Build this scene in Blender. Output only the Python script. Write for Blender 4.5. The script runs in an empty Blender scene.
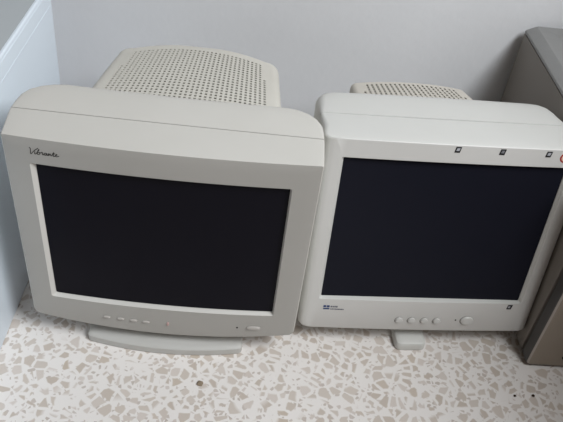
import bpy, bmesh, math, random
from math import sin, cos, pi, radians
from mathutils import Vector, Matrix
random.seed(7)
S = bpy.context.scene
COL = S.collection

# ------------------------------------------------------------------ materials
def new_mat(name):
    m = bpy.data.materials.new(name); m.use_nodes = True
    nt = m.node_tree; b = nt.nodes['Principled BSDF']
    return m, nt, b
def srgb(r, g, b):
    f = lambda c: (c/255/12.92) if c/255 <= .04045 else ((c/255+.055)/1.055)**2.4
    return (f(r), f(g), f(b), 1)
def plastic(name, col, rough=.45, spec=.4, var=.05, bump=.04, scale=9, grain=900):
    m, nt, b = new_mat(name); N = nt.nodes; L = nt.links
    tc = N.new('ShaderNodeTexCoord')
    n1 = N.new('ShaderNodeTexNoise'); n1.inputs['Scale'].default_value = scale; n1.inputs['Detail'].default_value = 5
    L.new(tc.outputs['Object'], n1.inputs['Vector'])
    mx = N.new('ShaderNodeMix'); mx.data_type = 'RGBA'
    mx.inputs[6].default_value = (col[0]*(1-var), col[1]*(1-var), col[2]*(1-var*1.4), 1)
    mx.inputs[7].default_value = (min(1, col[0]*(1+var)), min(1, col[1]*(1+var)), min(1, col[2]*(1+var)), 1)
    L.new(n1.outputs['Fac'], mx.inputs[0]); L.new(mx.outputs[2], b.inputs['Base Color'])
    b.inputs['Roughness'].default_value = rough; b.inputs['Specular IOR Level'].default_value = spec
    if bump:
        n2 = N.new('ShaderNodeTexNoise'); n2.inputs['Scale'].default_value = grain
        L.new(tc.outputs['Object'], n2.inputs['Vector'])
        bp = N.new('ShaderNodeBump'); bp.inputs['Strength'].default_value = bump; bp.inputs['Distance'].default_value = .001
        L.new(n2.outputs['Fac'], bp.inputs['Height']); L.new(bp.outputs['Normal'], b.inputs['Normal'])
    return m
def flat(name, col, rough=.5, spec=.3):
    m, nt, b = new_mat(name); b.inputs['Base Color'].default_value = col
    b.inputs['Roughness'].default_value = rough; b.inputs['Specular IOR Level'].default_value = spec
    return m

M = {}
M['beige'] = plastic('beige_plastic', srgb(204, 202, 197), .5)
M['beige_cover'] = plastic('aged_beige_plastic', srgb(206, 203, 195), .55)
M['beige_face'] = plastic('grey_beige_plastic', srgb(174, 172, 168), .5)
M['beige_bevel'] = plastic('pale_bevel_plastic', srgb(210, 208, 204), .4)
M['base'] = plastic('base_plastic', srgb(192, 191, 188), .5)
M['white'] = plastic('white_plastic', srgb(210, 210, 207), .42)
M['white_face'] = plastic('white_face_plastic', srgb(208, 207, 205), .42)
M['white_vent'] = plastic('vent_plastic', srgb(204, 199, 190), .5)
M['button'] = plastic('button_plastic', srgb(203, 202, 199), .3, .5, .02, 0)
M['button_l'] = plastic('grey_button_plastic', srgb(180, 176, 171), .3, .5, .02, 0)
M['button_ring_shade'] = plastic('button_rim_shade_plastic', srgb(150, 148, 144), .5, .3, .02, 0)
M['tower_highlight'] = flat('tower_edge_highlight', srgb(176, 168, 160), .35, .5)  # pale colour stands in for the highlight along the chamfer
M['glass_l'] = flat('crt_glass', srgb(20, 19, 27), .2, .06)
M['glass_r'] = flat('flat_crt_glass', srgb(27, 28, 37), .2, .07)
M['dark'] = flat('black_void', srgb(12, 12, 12), .9, .05)
M['ink'] = flat('logo_ink', srgb(48, 46, 44), .6, .2)
M['ink_blue'] = flat('blue_ink', srgb(40, 62, 110), .5, .3)
M['ink_grey'] = flat('grey_ink', srgb(96, 98, 112), .5, .3)
M['badge'] = flat('badge_black', srgb(40, 40, 42), .45, .3)
M['badge_c'] = flat('badge_silver', srgb(176, 178, 184), .4, .4)
M['badge_d'] = flat('badge_grey', srgb(120, 121, 126), .4, .4)
M['red'] = flat('sticker_red', srgb(170, 48, 44), .5, .3)
M['sticker'] = flat('sticker_pale', srgb(225, 195, 180), .5, .3)
M['lens'] = flat('pinkish_lens', srgb(190, 160, 156), .3, .5)
M['tower_side'] = plastic('tower_side_paint', srgb(136, 130, 124), .5, .3, .05, .03)
M['tower_top'] = plastic('tower_top_paint', srgb(140, 140, 140), .45, .4, .06, .05, 60)
M['tower_front'] = plastic('tower_front_plastic', srgb(150, 140, 129), .5, .35, .06, .05, 30)
M['tower_trim'] = plastic('tower_trim_plastic', srgb(82, 80, 79), .45, .35, .05, .03)
M['cab'] = plastic('white_enamel', srgb(226, 236, 246), .4, .4, .02, .02, 6)
M['cab_top'] = plastic('grey_enamel', srgb(180, 186, 190), .5, .3, .03, .02, 6)
M['dirt'] = flat('dirt', srgb(62, 50, 40), .9, .05)
M['dirt_brown'] = flat('brown_dirt', srgb(150, 135, 117), .9, .05)

def terrazzo():
    m, nt, b = new_mat('terrazzo'); N = nt.nodes; L = nt.links
    tc = N.new('ShaderNodeTexCoord')
    nz = N.new('ShaderNodeTexNoise'); nz.inputs['Scale'].default_value = 45; nz.inputs['Detail'].default_value = 2
    L.new(tc.outputs['Object'], nz.inputs['Vector'])
    sub = N.new('ShaderNodeVectorMath'); sub.operation = 'MULTIPLY_ADD'
    sub.inputs[1].default_value = (.006, .006, .006); L.new(nz.outputs['Color'], sub.inputs[0]); L.new(tc.outputs['Object'], sub.inputs[2])
    fl = N.new('ShaderNodeVectorMath'); fl.operation = 'MULTIPLY'; fl.inputs[1].default_value = (1, 1, 0)
    L.new(sub.outputs[0], fl.inputs[0])
    def chips(scale, rnd, lo, hi, keep):
        ve = N.new('ShaderNodeTexVoronoi'); ve.feature = 'DISTANCE_TO_EDGE'; ve.inputs['Scale'].default_value = scale; ve.inputs['Randomness'].default_value = rnd
        vf = N.new('ShaderNodeTexVoronoi'); vf.feature = 'F1'; vf.inputs['Scale'].default_value = scale; vf.inputs['Randomness'].default_value = rnd
        L.new(fl.outputs[0], ve.inputs['Vector']); L.new(fl.outputs[0], vf.inputs['Vector'])
        sp = N.new('ShaderNodeSeparateColor'); L.new(vf.outputs['Color'], sp.inputs[0])
        # per-chip gap width
        th = N.new('ShaderNodeMapRange'); th.inputs[1].default_value = 0; th.inputs[2].default_value = 1; th.inputs[3].default_value = lo; th.inputs[4].default_value = hi
        L.new(sp.outputs[1], th.inputs[0])
        g = N.new('ShaderNodeMath'); g.operation = 'SUBTRACT'; L.new(ve.outputs['Distance'], g.inputs[0]); L.new(th.outputs[0], g.inputs[1])
        mr = N.new('ShaderNodeMapRange'); mr.inputs[1].default_value = -.03; mr.inputs[2].default_value = .05; L.new(g.outputs[0], mr.inputs[0])
        k = N.new('ShaderNodeMath'); k.operation = 'LESS_THAN'; L.new(sp.outputs[2], k.inputs[0]); k.inputs[1].default_value = keep
        mu = N.new('ShaderNodeMath'); mu.operation = 'MULTIPLY'; L.new(mr.outputs[0], mu.inputs[0]); L.new(k.outputs[0], mu.inputs[1])
        return mu.outputs[0], sp.outputs[0]
    big, r1 = chips(60, .88, .08, .20, .95)
    small, r2 = chips(130, 1, .12, .28, .5)
    n2 = N.new('ShaderNodeTexNoise'); n2.inputs['Scale'].default_value = 3; L.new(tc.outputs['Object'], n2.inputs['Vector'])
    bg = N.new('ShaderNodeMix'); bg.data_type = 'RGBA'; bg.inputs[6].default_value = srgb(234, 229, 225); bg.inputs[7].default_value = srgb(243, 239, 236)
    L.new(n2.outputs['Fac'], bg.inputs[0])
    def ramp(src, stops):
        cr = N.new('ShaderNodeValToRGB'); L.new(src, cr.inputs[0]); e = cr.color_ramp.elements
        e[0].position, e[0].color = stops[0]; e[1].position, e[1].color = stops[-1]
        for p, c in stops[1:-1]:
            q = e.new(p); q.color = c
        return cr.outputs[0]
    c1 = ramp(r1, [(0, srgb(199, 187, 176)), (.45, srgb(209, 199, 190)), (.8, srgb(217, 208, 201)), (1, srgb(200, 187, 173))])
    c2 = ramp(r2, [(0, srgb(196, 185, 177)), (1, srgb(216, 207, 201))])
    m1 = N.new('ShaderNodeMix'); m1.data_type = 'RGBA'; L.new(small, m1.inputs[0]); L.new(bg.outputs[2], m1.inputs[6]); L.new(c2, m1.inputs[7])
    m2 = N.new('ShaderNodeMix'); m2.data_type = 'RGBA'; L.new(big, m2.inputs[0]); L.new(m1.outputs[2], m2.inputs[6]); L.new(c1, m2.inputs[7])
    L.new(m2.outputs[2], b.inputs['Base Color'])
    b.inputs['Roughness'].default_value = .42; b.inputs['Specular IOR Level'].default_value = .3
    return m
M['floor'] = terrazzo()
def plaster(name, ca, cb):
    m, nt, b = new_mat(name); N = nt.nodes; L = nt.links
    tc = N.new('ShaderNodeTexCoord')
    n1 = N.new('ShaderNodeTexNoise'); n1.inputs['Scale'].default_value = 2.2; n1.inputs['Detail'].default_value = 6
    L.new(tc.outputs['Object'], n1.inputs['Vector'])
    cr = N.new('ShaderNodeValToRGB'); e = cr.color_ramp.elements
    e[0].position = .3; e[0].color = ca; e[1].position = .7; e[1].color = cb
    L.new(n1.outputs['Fac'], cr.inputs[0]); L.new(cr.outputs[0], b.inputs['Base Color'])
    n2 = N.new('ShaderNodeTexNoise'); n2.inputs['Scale'].default_value = 60; n2.inputs['Detail'].default_value = 6
    L.new(tc.outputs['Object'], n2.inputs['Vector'])
    bp = N.new('ShaderNodeBump'); bp.inputs['Strength'].default_value = .12; bp.inputs['Distance'].default_value = .004
    L.new(n2.outputs['Fac'], bp.inputs['Height']); L.new(bp.outputs['Normal'], b.inputs['Normal'])
    b.inputs['Roughness'].default_value = .75; b.inputs['Specular IOR Level'].default_value = .2
    return m
M['wall'] = plaster('painted_plaster', srgb(228, 229, 232), srgb(237, 238, 241))
M['shade_wall_tan'] = plaster('tan_plaster', srgb(150, 122, 98), srgb(160, 132, 108))

# ------------------------------------------------------------------ helpers
def link(name, bm, mat, root=None, smooth=35):
    """bm is in world coordinates; it becomes one mesh object under root."""
    if root is not None:
        bm.transform(WM[root.name].inverted())
    bmesh.ops.recalc_face_normals(bm, faces=bm.faces)
    me = bpy.data.meshes.new(name); bm.to_mesh(me); bm.free()
    mats = mat if isinstance(mat, list) else [mat]
    for q in mats: me.materials.append(q)
    if smooth:
        for p in me.polygons: p.use_smooth = True
        me.set_sharp_from_angle(angle=radians(smooth))
    o = bpy.data.objects.new(name, me); COL.objects.link(o)
    if root is not None:
        o.parent = root; WM[o.name] = WM[root.name]
    return o
WM = {}
def thing(name, label, cat, loc, yaw, group=None):
    o = bpy.data.objects.new(name, None); COL.objects.link(o)
    o.location = loc; o.rotation_euler = (0, 0, yaw); o.empty_display_size = .05
    o['label'] = label; o['category'] = cat
    if group: o['group'] = group
    WM[o.name] = Matrix.Translation(loc) @ Matrix.Rotation(yaw, 4, 'Z')
    return o
def structure(o): o['kind'] = 'structure'

class Frame:
    """local axes of a screen: X right, D depth behind the bezel plane, V up"""
    def __init__(s, c, yaw, tilt):
        s.c = Vector(c); s.x = Vector((cos(yaw), sin(yaw), 0))
        n0 = Vector((sin(yaw), -cos(yaw), 0)); z = Vector((0, 0, 1))
        s.n = n0*cos(tilt)+z*sin(tilt); s.u = z*cos(tilt)-n0*sin(tilt)
    def __call__(s, X, D, V): return s.c+s.x*X-s.n*D+s.u*V

def rrect(l, r, b, t, rad, n=24, k=6):
    """closed loop of (x, v, side) with the same number of points for any size; rad = (bl, br, tr, tl)"""
    if not isinstance(rad, (tuple, list)): rad = (rad,)*4
    bl, br, tr, tl = rad; P = []
    def arc(cx, cy, rr, a0):
        for i in range(k+1):
            a = a0+(pi/2)*i/k; P.append((cx+rr*cos(a), cy+rr*sin(a)))
    def seg(p, q):
        for i in range(1, n): P.append((p[0]+(q[0]-p[0])*i/n, p[1]+(q[1]-p[1])*i/n))
    arc(l+bl, b+bl, bl, pi); seg((l+bl, b), (r-br, b))
    arc(r-br, b+br, br, -pi/2); seg((r, b+br), (r, t-tr))
    arc(r-tr, t-tr, tr, 0); seg((r-tr, t), (l+tl, t))
    arc(l+tl, t-tl, tl, pi/2); seg((l, t-tl), (l, b+bl))
    return P
def loft(bm, loops, cap_first=False, cap_last=False, mats=None):
    V = [[bm.verts.new(p) for p in lp] for lp in loops]
    n = len(V[0])
    for j in range(len(V)-1):
        for i in range(n):
            f = bm.faces.new((V[j][i], V[j][(i+1) % n], V[j+1][(i+1) % n], V[j+1][i]))
            if mats: f.material_index = mats[j]
    if cap_first: bm.faces.new(V[0])
    if cap_last: bm.faces.new(V[-1])
    return V
def bevel_box(bm, lo, hi, r=.003, seg=3, xf=None):
    t = bmesh.new()
    bmesh.ops.create_cube(t, size=1)
    for v in t.verts:
        v.co = Vector([lo[i]+(v.co[i]+.5)*(hi[i]-lo[i]) for i in range(3)])
    if r: bmesh.ops.bevel(t, geom=t.edges[:], offset=r, segments=seg, profile=.5, affect='EDGES')
    if xf is not None: t.transform(xf)
    me = bpy.data.meshes.new('tmp'); t.to_mesh(me); t.free(); bm.from_mesh(me); bpy.data.meshes.remove(me)
def pad(bm, fr, face, cx, cv, hw, hv, h, rad, dome=.5, lift=.0, k=5, shape=None):
    """a raised button following the face; face(x, v) gives its depth"""
    loops = []
    base = shape if shape else rrect(-1, 1, -1, 1, rad, 4, k)
    for s, z in ((1, -.0015), (1, 0), (.97, h*.6), (.86, h*.9), (.6, h), (.25, h*(1+.1*dome))):
        lp = []
        for x, v in base:
            X, Vv = cx+x*hw*s, cv+v*hv*s
            lp.append(fr(X, face(X, Vv)-z-lift, Vv))
        loops.append(lp)
    loft(bm, loops, True, True)
def ribbon(bm, fr, face, pts, w, h=.0003):
    """a thin raised stroke on a face through (x, v) points"""
    n = len(pts); L, R = [], []
    for i, (x, v) in enumerate(pts):
        a = pts[max(0, i-1)]; b = pts[min(n-1, i+1)]
        t = Vector((b[0]-a[0], b[1]-a[1])); t.normalize(); q = Vector((-t.y, t.x))*w/2
        L.append((x+q.x, v+q.y)); R.append((x-q.x, v-q.y))
    top = lambda p: bm.verts.new(fr(p[0], face(*p)-h, p[1]))
    bot = lambda p: bm.verts.new(fr(p[0], face(*p)+.0003, p[1]))
    LT, RT, LB, RB = [list(map(f, s)) for f, s in ((top, L), (top, R), (bot, L), (bot, R))]
    for i in range(n-1):
        bm.faces.new((LT[i], LT[i+1], RT[i+1], RT[i])); bm.faces.new((LB[i], LB[i+1], LT[i+1], LT[i])); bm.faces.new((RB[i], RB[i+1], RT[i+1], RT[i]))
def smooth_path(pts, m=6):
    out = []
    for i in range(len(pts)-1):
        p0 = pts[max(0, i-1)]; p1 = pts[i]; p2 = pts[i+1]; p3 = pts[min(len(pts)-1, i+2)]
        for j in range(m):
            t = j/m
            out.append(tuple(.5*(2*p1[q]+(p2[q]-p0[q])*t+(2*p0[q]-5*p1[q]+4*p2[q]-p3[q])*t*t+(3*p1[q]-p0[q]-3*p2[q]+p3[q])*t**3) for q in (0, 1)))
    out.append(pts[-1]); return out

# ------------------------------------------------------------------ setting
WALL_Y = 1.222
bm = bmesh.new(); bevel_box(bm, (-2.2, -1.6, -.05), (.82, WALL_Y+.1, 0), 0)
structure(link('floor', bm, M['floor'], smooth=0))
bm = bmesh.new(); bevel_box(bm, (-2.2, WALL_Y, 0), (.82, WALL_Y+.1, 2.7), 0)
structure(link('wall_back', bm, M['wall'], smooth=0))

bm = bmesh.new(); bevel_box(bm, (.72, -1.6, 0), (.82, WALL_Y, .885), 0)  # added unseen low wall, blocks light to darken the right side
structure(link('shade_wall_right', bm, M['shade_wall_tan'], smooth=0))

# ------------------------------------------------------------------ CRT monitors
def perforated_cover(fr, d0, back, hw, top, bottom, r, cols, rows, hole, margin_c, margin_r, sx=0):
    """tube cover: hw(t) half width, top(t) height, back(x) depth of the rear edge; open holes in its roof"""
    bm = bmesh.new()
    ts = [0, margin_r]+[margin_r+(1-2*margin_r)*(i+1)/rows for i in range(rows)]+[1]
    ss = [-1, -1+margin_c]+[-1+margin_c+(2-2*margin_c)*(i+1)/cols for i in range(cols)]+[1]
    def P(s, t, drop=0):
        w = hw(t)-r; x = s*w
        d = d0+t*(back(x)-r-d0)
        return fr(x+sx, d, top(t)-.006*s*s-drop)
    def edge(sg, t, a):           # rounded shoulder then side, a from 0 to 1 is the shoulder, 1..2 the side
        w = hw(t)-r; d = d0+t*(back(w)-r-d0); v0 = top(t)-.006
        if a <= 1: return fr(sx+sg*(w+r*sin(a*pi/2)), d, v0-r+r*cos(a*pi/2))
        return fr(sx+sg*(w+r), d, (v0-r)*(2-a)+(bottom+.01)*(a-1))
    nr, nc = len(ts), len(ss)
    G = [[bm.verts.new(P(s, t)) for s in ss] for t in ts]
    for j in range(nr-1):
        for i in range(nc-1):
            q = (G[j][i], G[j][i+1], G[j+1][i+1], G[j+1][i])
            corner = (j-1 >= rows*.62 and (i == 1 or i == nc-3))
            if 1 <= j < nr-2 and 1 <= i < nc-2 and not corner:
                s0, s1, t0, t1 = ss[i], ss[i+1], ts[j], ts[j+1]
                a, b = (1-hole[0])/2, (1-hole[1])/2
                cs = [(s0+(s1-s0)*a, t0+(t1-t0)*b), (s1-(s1-s0)*a, t0+(t1-t0)*b), (s1-(s1-s0)*a, t1-(t1-t0)*b), (s0+(s1-s0)*a, t1-(t1-t0)*b)]
                I = [bm.verts.new(P(*c)) for c in cs]; B = [bm.verts.new(P(c[0], c[1], .0014)) for c in cs]
                for k in range(4):
                    bm.faces.new((q[k], q[(k+1) % 4], I[(k+1) % 4], I[k])); bm.faces.new((I[k], I[(k+1) % 4], B[(k+1) % 4], B[k]))
            else: bm.faces.new(q)
    A = [i/6 for i in range(1, 7)]+[1.35, 1.7, 2]
    sides = {}
    for sg, col in ((-1, 0), (1, nc-1)):
        prev = [G[j][col] for j in range(nr)]; rowsv = [prev]
        for a in A:
            cur = [bm.verts.new(edge(sg, t, a)) for t in ts]
            for j in range(nr-1): bm.faces.new((prev[j], prev[j+1], cur[j+1], cur[j]))
            prev = cur; rowsv.append(cur)
        sides[sg] = [rw[-1] for rw in rowsv]
    # rear face: the outline of the last row, pushed back and rolled down
    rim = sides[-1][::-1]+G[-1][1:-1]+sides[1]
    cen = sum((v.co for v in rim), Vector())/len(rim)
    prev = rim
    for k in range(1, 7):
        a = k/6*pi/2; cur = []
        for v in rim:
            rel = v.co-cen; xx = rel.dot(fr.x); uu = rel.dot(fr.u); dd = -rel.dot(fr.n)
            ln = math.hypot(xx, uu); f = 1-(r*(1-cos(a)))/ln
            cur.append(bm.verts.new(cen+fr.x*xx*f+fr.u*(uu*f)-fr.n*(dd+r*sin(a))))
        for j in range(len(rim)-1): bm.faces.new((prev[j], prev[j+1], cur[j+1], cur[j]))
        prev = cur
    bm.faces.new(prev)
    return bm

# ---- the beige CRT on the left
CZ = .900
FL = Frame((-.1526, .694, CZ-.6734), .0618, -.0208)
mon = thing('crt_monitor', 'beige-grey bulging CRT monitor with a perforated rear hump, beside the white cabinet', 'monitor', (-.150, .790, 0), .0618)
WB = .1965
def lbow(x): return .0085*max(0, 1-(x/WB)**2)
def ldrop(x, v): return -.015*max(0, 1-(x/WB)**2)*max(0, min(1, (-.118-v)/.05))**1 if v < -.118 else 0
def lface(x, v): return -lbow(x)
def LB(X, D, V, amt=1): return FL(X, D-lbow(X)*amt, V+ldrop(X, V))
OP = (-.1665, .1625, -.1265, .1215)       # opening at the face
IN = (-.1610, .1605, -.1240, .1205)        # inner lip
bm = bmesh.new()
def lloop(l, r, b, t, rad, D, amt=1): return [LB(x, D, v, amt) for x, v in rrect(l, r, b, t, rad)]
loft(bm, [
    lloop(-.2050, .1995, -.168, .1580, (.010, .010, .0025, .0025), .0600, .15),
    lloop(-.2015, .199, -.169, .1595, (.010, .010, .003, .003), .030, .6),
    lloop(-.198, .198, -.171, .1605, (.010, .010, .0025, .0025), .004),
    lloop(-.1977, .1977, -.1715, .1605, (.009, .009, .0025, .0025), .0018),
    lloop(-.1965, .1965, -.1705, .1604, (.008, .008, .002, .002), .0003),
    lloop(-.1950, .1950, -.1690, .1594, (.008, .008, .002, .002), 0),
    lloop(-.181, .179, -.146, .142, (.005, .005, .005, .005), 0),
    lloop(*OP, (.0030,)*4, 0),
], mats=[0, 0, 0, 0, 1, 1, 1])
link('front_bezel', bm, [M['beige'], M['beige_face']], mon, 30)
bm = bmesh.new()
loft(bm, [lloop(*OP, (.0030,)*4, 0), lloop(*IN, (.0025,)*4, .0048), lloop(*IN, (.0025,)*4, .022, .6)])
o = link('screen_surround', bm, M['beige_bevel'], mon, 30)
o['label'] = 'pale sloping lip around the dark glass'
bm = bmesh.new()   # bulging glass, closed at the back
gx, gv = 20, 16; L_, R_, B_, T_ = -.166, .168, -.126, .128
def gd(x, v): return .0038-lbow(x)+.05*v*v
front = [[bm.verts.new(FL(L_+(R_-L_)*i/gx, gd(L_+(R_-L_)*i/gx, B_+(T_-B_)*j/gv)+.002, B_+(T_-B_)*j/gv)) for i in range(gx+1)] for j in range(gv+1)]
rear = [[bm.verts.new(FL(L_+(R_-L_)*i/gx, .026, B_+(T_-B_)*j/gv)) for i in range(gx+1)] for j in range(gv+1)]
for j in range(gv):
    for i in range(gx):
        bm.faces.new((front[j][i], front[j][i+1], front[j+1][i+1], front[j+1][i]))
        bm.faces.new((rear[j][i], rear[j][i+1], rear[j+1][i+1], rear[j+1][i]))
ring = lambda G: G[0][:]+[G[j][gx] for j in range(1, gv+1)]+G[gv][gx-1::-1]+[G[j][0] for j in range(gv-1, 0, -1)]
a, b = ring(front), ring(rear)
for i in range(len(a)): bm.faces.new((a[i], a[(i+1) % len(a)], b[(i+1) % len(a)], b[i]))
link('screen_glass', bm, M['glass_l'], mon, 40)

bm = bmesh.new()   # rear housing: shell that necks down to the tube cover
prof = [(.0612, .1975, .1560, -.166, .003), (.0618, .1995, .1582, -.168, .003), (.078, .1995, .1588, -.167, .006), (.095, .1985, .1588, -.165, .009), (.108, .1935, .1586, -.163, .011),
        (.118, .1855, .1580, -.160, .012), (.126, .1745, .1570, -.156, .013), (.1315, .1630, .1555, -.152, .013), (.1350, .1520, .1530, -.149, .013), (.1370, .1430, .1495, -.146, .013), (.1380, .136, .1450, -.142, .012)]
def lout(d): return .0055*min(1, max(0, (d-.004)/.056))*min(1, max(0, (.14-d)/.03))
loft(bm, [[FL(x, d-lbow(x)*.15-.003*(1-(x/.2)**2)*(d-.06)/.07, v) for x, v in rrect(-w-lout(d), w, b, t, (rr,)*4)] for d, w, t, b, rr in prof], True, True)
link('rear_housing', bm, M['beige'], mon, 35)
bm = perforated_cover(FL, .138, lambda x: .374-.030*((x-.001)/.13)**2, lambda t: .1405-.0075*t, lambda t: .1425-.034*t-.004*t*t, -.125, .016, 33, 20, (.50, .56), .055, .04, .005)
o = link('tube_cover', bm, M['beige_cover'], mon, 40); o['label'] = 'yellowed rear cover pierced by rows of small vent holes'
# controls
for x in (-.0862, -.0655, -.0460, -.0275):
    bm = bmesh.new(); v = -.1580-(x+.0885)*.03
    pad(bm, FL, lface, x, v, .0054, .0019, .0026, (.9,)*4)
    link('menu_button', bm, M['button_l'], mon)
bm = bmesh.new(); pad(bm, FL, lface, .0055, -.1605, .0019, .0040, .0018, (.9,)*4)
o = link('control_mark', bm, M['lens'], mon); o['label'] = 'small pinkish upright mark beside the menu buttons'
bm = bmesh.new(); pad(bm, FL, lface, .1100, -.1580, .0014, .0014, .0006, (.95,)*4)
link('power_light', bm, M['dark'], mon)
bm = bmesh.new(); pad(bm, FL, lface, .1350, -.1560, .0105, .0031, .0032, (.5, .5, .95, .95))
link('power_button', bm, M['button_l'], mon)
# script logo
bm = bmesh.new()
ox, ov, k = -.1650, .1372, .0067
strokes = [
    [(.00, 1.35), (.25, 1.1), (.30, .1), (.45, -.05), (1.0, .75), (1.75, 1.45)],                       # V
    [(1.15, .62), (1.10, .1), (1.25, .0), (1.45, .25)],                                               # i
    [(1.45, .25), (1.95, 1.1), (1.75, .95), (1.62, .1), (1.95, 0), (2.1, .4), (1.8, .5), (2.35, .42)],  # b
    [(2.35, .42), (2.45, .62), (2.6, .5), (2.6, .1), (2.75, .05), (2.95, .4)],                          # r
    [(3.35, .5), (3.05, .5), (2.95, .15), (3.2, .02), (3.4, .5), (3.45, .05), (3.65, .1)],              # a
    [(3.65, .1), (3.75, .55), (3.8, .05), (4.05, .52), (4.2, .1), (4.4, .15)],                          # n
    [(4.4, .15), (4.75, .95), (4.68, .1), (4.9, .05), (5.05, .25)], [(4.5, .62), (5.05, .66)],          # t
    [(5.05, .25), (5.4, .45), (5.25, .58), (5.1, .25), (5.3, .02), (5.8, .3)],                          # e
]
for st in strokes:
    ribbon(bm, FL, lface, smooth_path([(ox+p[0]*k*.96+p[1]*k*.12, ov+p[1]*k-.0) for p in st]), .0009)
link('script_logo', bm, M['ink'], mon, 0)
# swivel base
bm = bmesh.new()
BC = Vector((-.1585, .789, 0)); ax = FL.x; ay = Vector((-sin(.0618), cos(.0618), 0))
def bpt(x, y, z): return BC+ax*x+ay*y+Vector((0, 0, z))
def bloop(w, f, bk, rad, z, bow=.014):
    return [bpt(x, y-(bow*(1-(x/w)**2) if y < 0 else 0), z) for x, y in rrect(-w, w, f, bk, rad)]
loft(bm, [bloop(.119, -.091, .10, .005, 0), bloop(.121, -.093, .102, .006, .002), bloop(.121, -.093, .102, .006, .013), bloop(.1195, -.091, .1, .006, .0155), bloop(.116, -.087, .097, .008, .017),
          bloop(.09, -.06, .08, .02, .021), bloop(.075, -.05, .065, .03, .024)], True, True)
link('stand_base', bm, M['base'], mon, 35)
bm = bmesh.new()
loft(bm, [[bpt(.068*cos(a)*s, .005+.055*sin(a)*s, z) for a in [2*pi*i/48 for i in range(48)]] for s, z in ((1, .022), (1, .030), (.86, .040), (.92, .055), (1.15, .0655))], True, True)
link('swivel_neck', bm, M['base'], mon, 40)

# ---- the white flat-faced CRT on the right
FR = Frame((.2355, .7921, CZ-.6721), .1513, .1283)
mon2 = thing('crt_monitor', 'white flat-screen CRT monitor with a narrow foot, beside the grey computer tower', 'monitor', (.240, .905, 0), .1513)
def rbow(x): return .003*max(0, 1-(x/.19)**2)
def rface(x, v): return -rbow(x)
def RB(X, D, V): return FR(X, D-rbow(X), V)
def rl(l, r, b, t, rad, D): return [RB(x, D, v) for x, v in rrect(l, r, b, t, rad)]
RO = (-.1645, .1645, -.1280, .1225); RI = (-.1605, .1605, -.1262, .1195)
bm = bmesh.new()
loft(bm, [
    rl(-.1875, .1875, -.184, .1500, (.013, .007, .005, .005), .078),
    rl(-.1890, .1885, -.186, .1515, (.013, .007, .010, .010), .040),
    rl(-.1905, .1900, -.1880, .1518, (.012, .007, .006, .006), .016),
    rl(-.1900, .1895, -.1885, .1516, (.011, .006, .005, .005), .0085),
    rl(-.1868, .1865, -.1882, .1512, (.010, .006, .004, .004), .0035),
    rl(-.1815, .1815, -.1872, .1506, (.009, .006, .003, .003), .0008),
    rl(-.1755, .1755, -.1858, .1496, (.008, .006, .002, .002), 0),
    rl(*RO, (.003,)*4, 0),
], mats=[0, 0, 0, 0, 0, 1, 1])
link('front_bezel', bm, [M['white'], M['white_face']], mon2, 30)
bm = bmesh.new()
loft(bm, [rl(*RO, (.003,)*4, 0), rl(*RI, (.002,)*4, .005), rl(*RI, (.002,)*4, .022)])
o = link('screen_surround', bm, M['white'], mon2, 30); o['label'] = 'thin white lip around the dark flat glass'
bm = bmesh.new()
loft(bm, [[FR(x, d, v) for x, v in rrect(-.166, .166, -.130, .126, .004)] for d in (.0055, .026)], True, True)
link('screen_glass', bm, M['glass_r'], mon2, 30)
bm = bmesh.new()
prof = [(.0792, .185, .1480, -.182, .005), (.0798, .1872, .1498, -.184, .005), (.105, .1872, .1496, -.181, .012), (.122, .1865, .1488, -.178, .014), (.136, .1845, .1478, -.174, .016), (.146, .1800, .1462, -.170, .018),
        (.153, .172, .1435, -.166, .02), (.158, .160, .1395, -.162, .02), (.1605, .146, .133, -.158, .02), (.1615, .130, .124, -.150, .016)]
loft(bm, [[FR(x, d+.004*(1-(x/.19)**2)*min(1, max(0, (d-.08)/.07)), v) for x, v in rrect(-w, w+.005*min(1, max(0, (d-.095)/.05)), b, t, (rr,)*4)] for d, w, t, b, rr in [(q[0] if q[0] < .09 else .08+(q[0]-.08)*1.17,)+q[1:] for q in prof]], True, True)
link('rear_housing', bm, M['white'], mon2, 35)
bm = perforated_cover(FR, .160, lambda x: .272-.005*(x/.11)**2, lambda t: .106-.006*t, lambda t: .136-.009*t, -.13, .010, 22, 8, (.45, .8), .05, .05, -.010)
o = link('tube_cover', bm, M['white_vent'], mon2, 40); o['label'] = 'low rear cover with rows of vent slots'
for x in (-.030, -.0093, .0117, .0322):
    bm = bmesh.new()
    sh = [(cos(a)*(1-.22*sin(a)), sin(a)) for a in [2*pi*i/28 for i in range(28)]]
    pad(bm, FR, rface, x, -.1655, .0062, .0054, .0034, None, shape=sh)
    q = link('menu_button', bm, M['button'], mon2)
    bm = bmesh.new(); pad(bm, FR, rface, x-.0006, -.1657, .0072, .0062, .0004, None, shape=sh); link('button_rim_shade', bm, M['button_ring_shade'], q)  # darker rim shifted left, stands in for the button's shadow
bm = bmesh.new(); pad(bm, FR, rface, .0632, -.1640, .0013, .0013, .0005, (.95,)*4); link('power_light', bm, M['dark'], mon2)
bm = bmesh.new()
sh = [(cos(a), sin(a)) for a in [2*pi*i/32 for i in range(32)]]
pad(bm, FR, rface, .0822, -.1645, .0108, .0084, .0034, None, shape=sh); q = link('power_button', bm, M['button'], mon2)
bm = bmesh.new(); pad(bm, FR, rface, .0816, -.1647, .0118, .0094, .0004, None, shape=sh); link('button_rim_shade', bm, M['button_ring_shade'], q)  # ring around the button, shifted left to take in its painted shadow
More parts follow.
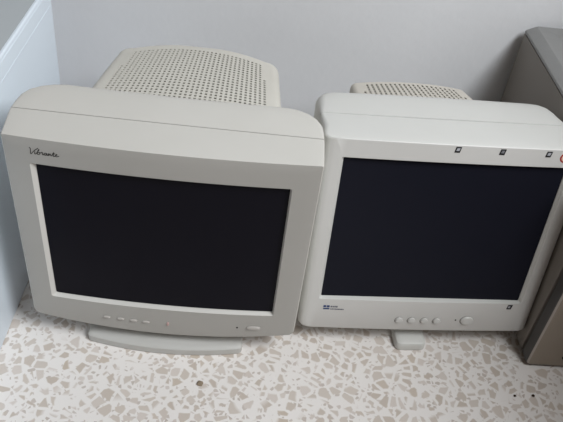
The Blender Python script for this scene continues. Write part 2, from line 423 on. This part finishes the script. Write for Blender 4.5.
def rect_patch(bm, cx, cv, hw, hv, h, skew=0):
    bs = [(-1, -1), (1, -1), (1, 1), (-1, 1)]
    lo = [bm.verts.new(FR(cx+x*hw+y*skew, rface(cx, cv)+.0003, cv+y*hv)) for x, y in bs]
    hi = [bm.verts.new(FR(cx+x*hw+y*skew, rface(cx, cv)-h, cv+y*hv)) for x, y in bs]
    bm.faces.new(hi)
    for i in range(4): bm.faces.new((lo[i], lo[(i+1) % 4], hi[(i+1) % 4], hi[i]))
for i, (x, v, core) in enumerate(((-.0065, .1435, 'badge_c'), (.0572, .1432, 'badge_d'), (.1245, .1428, 'badge_c'), (.1465, -.1352, 'badge_c'))):
    bm = bmesh.new(); rect_patch(bm, x, v, .0038, .0043, .0006, .0007)
    q = link('badge', bm, M['badge'], mon2, 0)
    bm = bmesh.new()
    if i == 3: rect_patch(bm, x-.0009, v+.0004, .0016, .0017, .0009, .0003)
    else: rect_patch(bm, x, v+.0005, .0021, .0021, .0009, .0005)
    link('badge_centre', bm, M[core], q, 0)
bm = bmesh.new(); sk = [(cos(a), sin(a)) for a in [2*pi*i/40 for i in range(40)]]
pad(bm, FR, rface, .1502, .1380, .0078, .0078, .0003, None, shape=sk)
q = link('round_sticker', bm, M['red'], mon2); q['label'] = 'round red-ringed sticker'
bm = bmesh.new(); pad(bm, FR, rface, .1502, .1380, .0056, .0056, .0003, None, shape=sk, lift=.0003); link('sticker_centre', bm, M['sticker'], q)
bm = bmesh.new()
rect_patch(bm, -.1528, -.1425, .0021, .0017, .0005); rect_patch(bm, -.1474, -.1425, .0021, .0017, .0005); rect_patch(bm, -.1500, -.1474, .0048, .0011, .0005)
q = link('blue_logo', bm, M['ink_blue'], mon2, 0)
bm = bmesh.new()
x = -.1425
for w in (.0012, .0010, .0011, .0013):
    rect_patch(bm, x, -.1428, w*.8, .0013, .0005); x += .0029
x = -.1425
for i in range(9):
    rect_patch(bm, x, -.1478, .0009, .0008, .0005); x += .0024
link('logo_lettering', bm, M['ink_grey'], q, 0)
# narrow-footed base
bm = bmesh.new()
BC = Vector((.240, .905, 0)); ax = Vector((cos(.1513), sin(.1513), 0)); ay = Vector((-sin(.1513), cos(.1513), 0))
FY = -.143
def tongue(w, f, z, rad): return [bpt(x-.0215, y, z) for x, y in rrect(-w*1.22, w*1.22, f-.003, -.02, (rad, rad, .004, .004))]
loft(bm, [tongue(.0195, FY+.001, 0, .007), tongue(.0205, FY, .002, .008), tongue(.0205, FY, .012, .008), tongue(.0195, FY+.0015, .0155, .008), tongue(.017, FY+.005, .0175, .008), tongue(.013, FY+.012, .0182, .007)], True, True)
loft(bm, [[bpt(.098*cos(a)*s, .02+.085*sin(a)*s, z) for a in [2*pi*i/56 for i in range(56)]] for s, z in ((.98, 0), (1, .002), (1, .011), (.96, .015), (.6, .021), (.55, .024))], True, True)
link('stand_base', bm, M['white'], mon2, 35)
bm = bmesh.new()
loft(bm, [[bpt(.055*cos(a)*s, .02+.048*sin(a)*s, z) for a in [2*pi*i/48 for i in range(48)]] for s, z in ((1, .022), (1, .030), (.85, .040), (.95, .052), (1.1, .062))], True, True)
link('swivel_neck', bm, M['white'], mon2, 40)

# ------------------------------------------------------------------ grey computer tower
YT = radians(5.5); T0 = Vector((.4315, .757, 0))
XT = Matrix.Translation(T0) @ Matrix.Rotation(YT, 4, 'Z')
tw = thing('computer_tower', 'grey computer tower with taupe front standing right of the white monitor', 'computer', T0, YT)
TW, TD, TH = .185, .452, .389
FB = .027    # depth of the front panel
bm = bmesh.new(); bevel_box(bm, (.007, FB+.012, .006), (TW-.007, TD, TH-.020), .001, 1, XT); link('case_body', bm, M['tower_side'], tw)
bm = bmesh.new(); bevel_box(bm, (0, FB+.005, .006), (.006, TD+.002, TH-.0165), .0015, 2, XT); link('side_panel', bm, M['tower_side'], tw)
bm = bmesh.new(); bevel_box(bm, (TW-.006, FB+.005, .006), (TW, TD+.002, TH-.0165), .0015, 2, XT); link('side_panel', bm, M['tower_side'], tw)
bm = bmesh.new()   # top cover with a wide sloping edge
tl = lambda i, z, rr: [XT @ Vector((x, y, z)) for x, y in rrect(i, TW-i, FB+.003+i*.3, TD+.003-i*.3, rr, 8, 3)]
loft(bm, [tl(0, TH-.0145, .003), tl(0, TH-.0125, .003), tl(.001, TH-.0105, .003), tl(.0145, TH-.0012, .003), tl(.017, TH, .003)], True, True)
link('top_cover', bm, M['tower_top'], tw, 25)
bm = bmesh.new()   # front panel: dark rim, rounded edge with a painted highlight, taupe face
fl_ = lambda i, y, rr: [XT @ Vector((x, y, z)) for x, z in rrect(i, TW-i, .004+i, TH+.004-i, rr, 10, 5)]
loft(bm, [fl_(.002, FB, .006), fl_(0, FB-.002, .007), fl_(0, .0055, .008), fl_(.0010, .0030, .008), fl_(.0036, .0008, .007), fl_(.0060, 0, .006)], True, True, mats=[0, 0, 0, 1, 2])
for f in bm.faces:
    if len(f.verts) > 20: f.material_index = 2 if f.calc_center_median().y < .80 else 0
link('front_panel', bm, [M['tower_trim'], M['tower_highlight'], M['tower_front']], tw, 30)
bm = bmesh.new()
ov = [(cos(a), sin(a)) for a in [2*pi*i/36 for i in range(36)]]
loft(bm, [[XT @ Vector((.074+x*.021*s, y, .030+z*.0085*s)) for x, z in ov] for s, y in ((1, .003), (1, -.0008), (.9, -.0012))], True, True)
o = link('oval_slot', bm, M['dark'], tw); o['label'] = 'black oval opening low on the front'
for x in (.02, TW-.02):
    for y in (.07, TD-.04):
        bm = bmesh.new()
        loft(bm, [[XT @ Vector((x+.012*cos(a), y+.012*sin(a), z)) for a in [2*pi*i/24 for i in range(24)]] for z in (0, .0065)], True, True)
        link('foot', bm, M['dark'], tw)

# ------------------------------------------------------------------ white cabinet at the left
YC = radians(4); C0 = Vector((-.383, .47, 0))
XC = Matrix.Translation(C0) @ Matrix.Rotation(YC, 4, 'Z')
cab = thing('white_cabinet', 'low white enamel cabinet with a grey top, standing left of the beige monitor', 'cabinet', C0, YC)
CD, CW, CH = .612, .42, .400
bm = bmesh.new(); bevel_box(bm, (-CW, 0, .001), (0, CD, CH-.0065), .003, 3, XC)
for zz in (.034,): bevel_box(bm, (-.001, .01, CH-zz-.0015), (.0004, CD-.006, CH-zz+.0015), .0002, 1, XC)
link('body', bm, M['cab'], cab)
bm = bmesh.new()   # lid: rim around a grey inset panel
cl = lambda i, z, rr=.004: [XC @ Vector((x, y, z)) for x, y in rrect(-CW+i, -i, i, CD-i, rr, 6, 3)]
loft(bm, [cl(.001, CH-.0062), cl(0, CH-.0058), cl(0, CH-.003), cl(.001, CH-.001), cl(.002, CH), cl(.005, CH), cl(.006, CH-.0008), cl(.006, CH-.004)], True, True)
link('lid', bm, M['cab'], cab, 30)
bm = bmesh.new(); bevel_box(bm, (-CW+.0065, .0065, CH-.0045), (-.0065, CD-.0065, CH-.0012), .0005, 1, XC)
o = link('top_panel', bm, M['cab_top'], cab); o['label'] = 'grey inset panel'

# ------------------------------------------------------------------ specks on the floor
for (x, y, s), lab in zip(((-.0864, .6367, .0046), (.4052, .6955, .0024), (.4353, .7005, .0024)),
                          ('brown speck of dirt on the terrazzo in front of the beige monitor', 'tiny dark speck on the terrazzo, left of a pair in front of the grey tower', 'tiny dark speck on the terrazzo, right of a pair in front of the grey tower')):
    bm = bmesh.new(); bmesh.ops.create_icosphere(bm, subdivisions=2, radius=s)
    for v in bm.verts:
        v.co += Vector((random.uniform(-1, 1), random.uniform(-1, 1), 0))*s*.25; v.co.z = (v.co.z+s)*.4
    o = link('dirt_speck', bm, M['dirt_brown'] if s > .004 else M['dirt']); o.location = (x, y, 0); o['label'] = lab; o['category'] = 'dirt'; o['group'] = 'specks on the floor'

# ------------------------------------------------------------------ camera
cam_d = bpy.data.cameras.new('camera'); cam = bpy.data.objects.new('camera', cam_d); COL.objects.link(cam); S.camera = cam
cam_d.sensor_width = 36; cam_d.lens = 36*703.67/563; cam_d.clip_start = .02
p, r = .7012, -.1379
fwd = Vector((0, cos(p), -sin(p))); right = Vector((1, 0, 0)); down = Vector((0, -sin(p), -cos(p)))
r2 = cos(r)*right+sin(r)*down; d2 = -sin(r)*right+cos(r)*down
cam.matrix_world = Matrix(((r2.x, -d2.x, -fwd.x, 0), (r2.y, -d2.y, -fwd.y, 0), (r2.z, -d2.z, -fwd.z, CZ), (0, 0, 0, 1)))

# ------------------------------------------------------------------ light
w = bpy.data.worlds.new('world'); S.world = w; w.use_nodes = True
bg = w.node_tree.nodes['Background']; bg.inputs[0].default_value = (1, .78, .60, 1); bg.inputs[1].default_value = .065
def area(name, loc, target, size, size_y, power, col):
    d = bpy.data.lights.new(name, 'AREA'); d.shape = 'RECTANGLE'; d.size = size; d.size_y = size_y; d.energy = power; d.color = col
    o = bpy.data.objects.new(name, d); COL.objects.link(o); o.location = loc
    o.rotation_euler = (Vector(target)-Vector(loc)).to_track_quat('-Z', 'Y').to_euler()
    return o
area('window_daylight', (1.30, -.25, 2.30), (-.05, .9, .2), 1.0, 1.0, 68, (.95, .98, 1))
v = S.view_settings; v.view_transform = 'Standard'; v.look = 'None'; v.exposure = 0; v.gamma = 1; v.use_curve_mapping = False
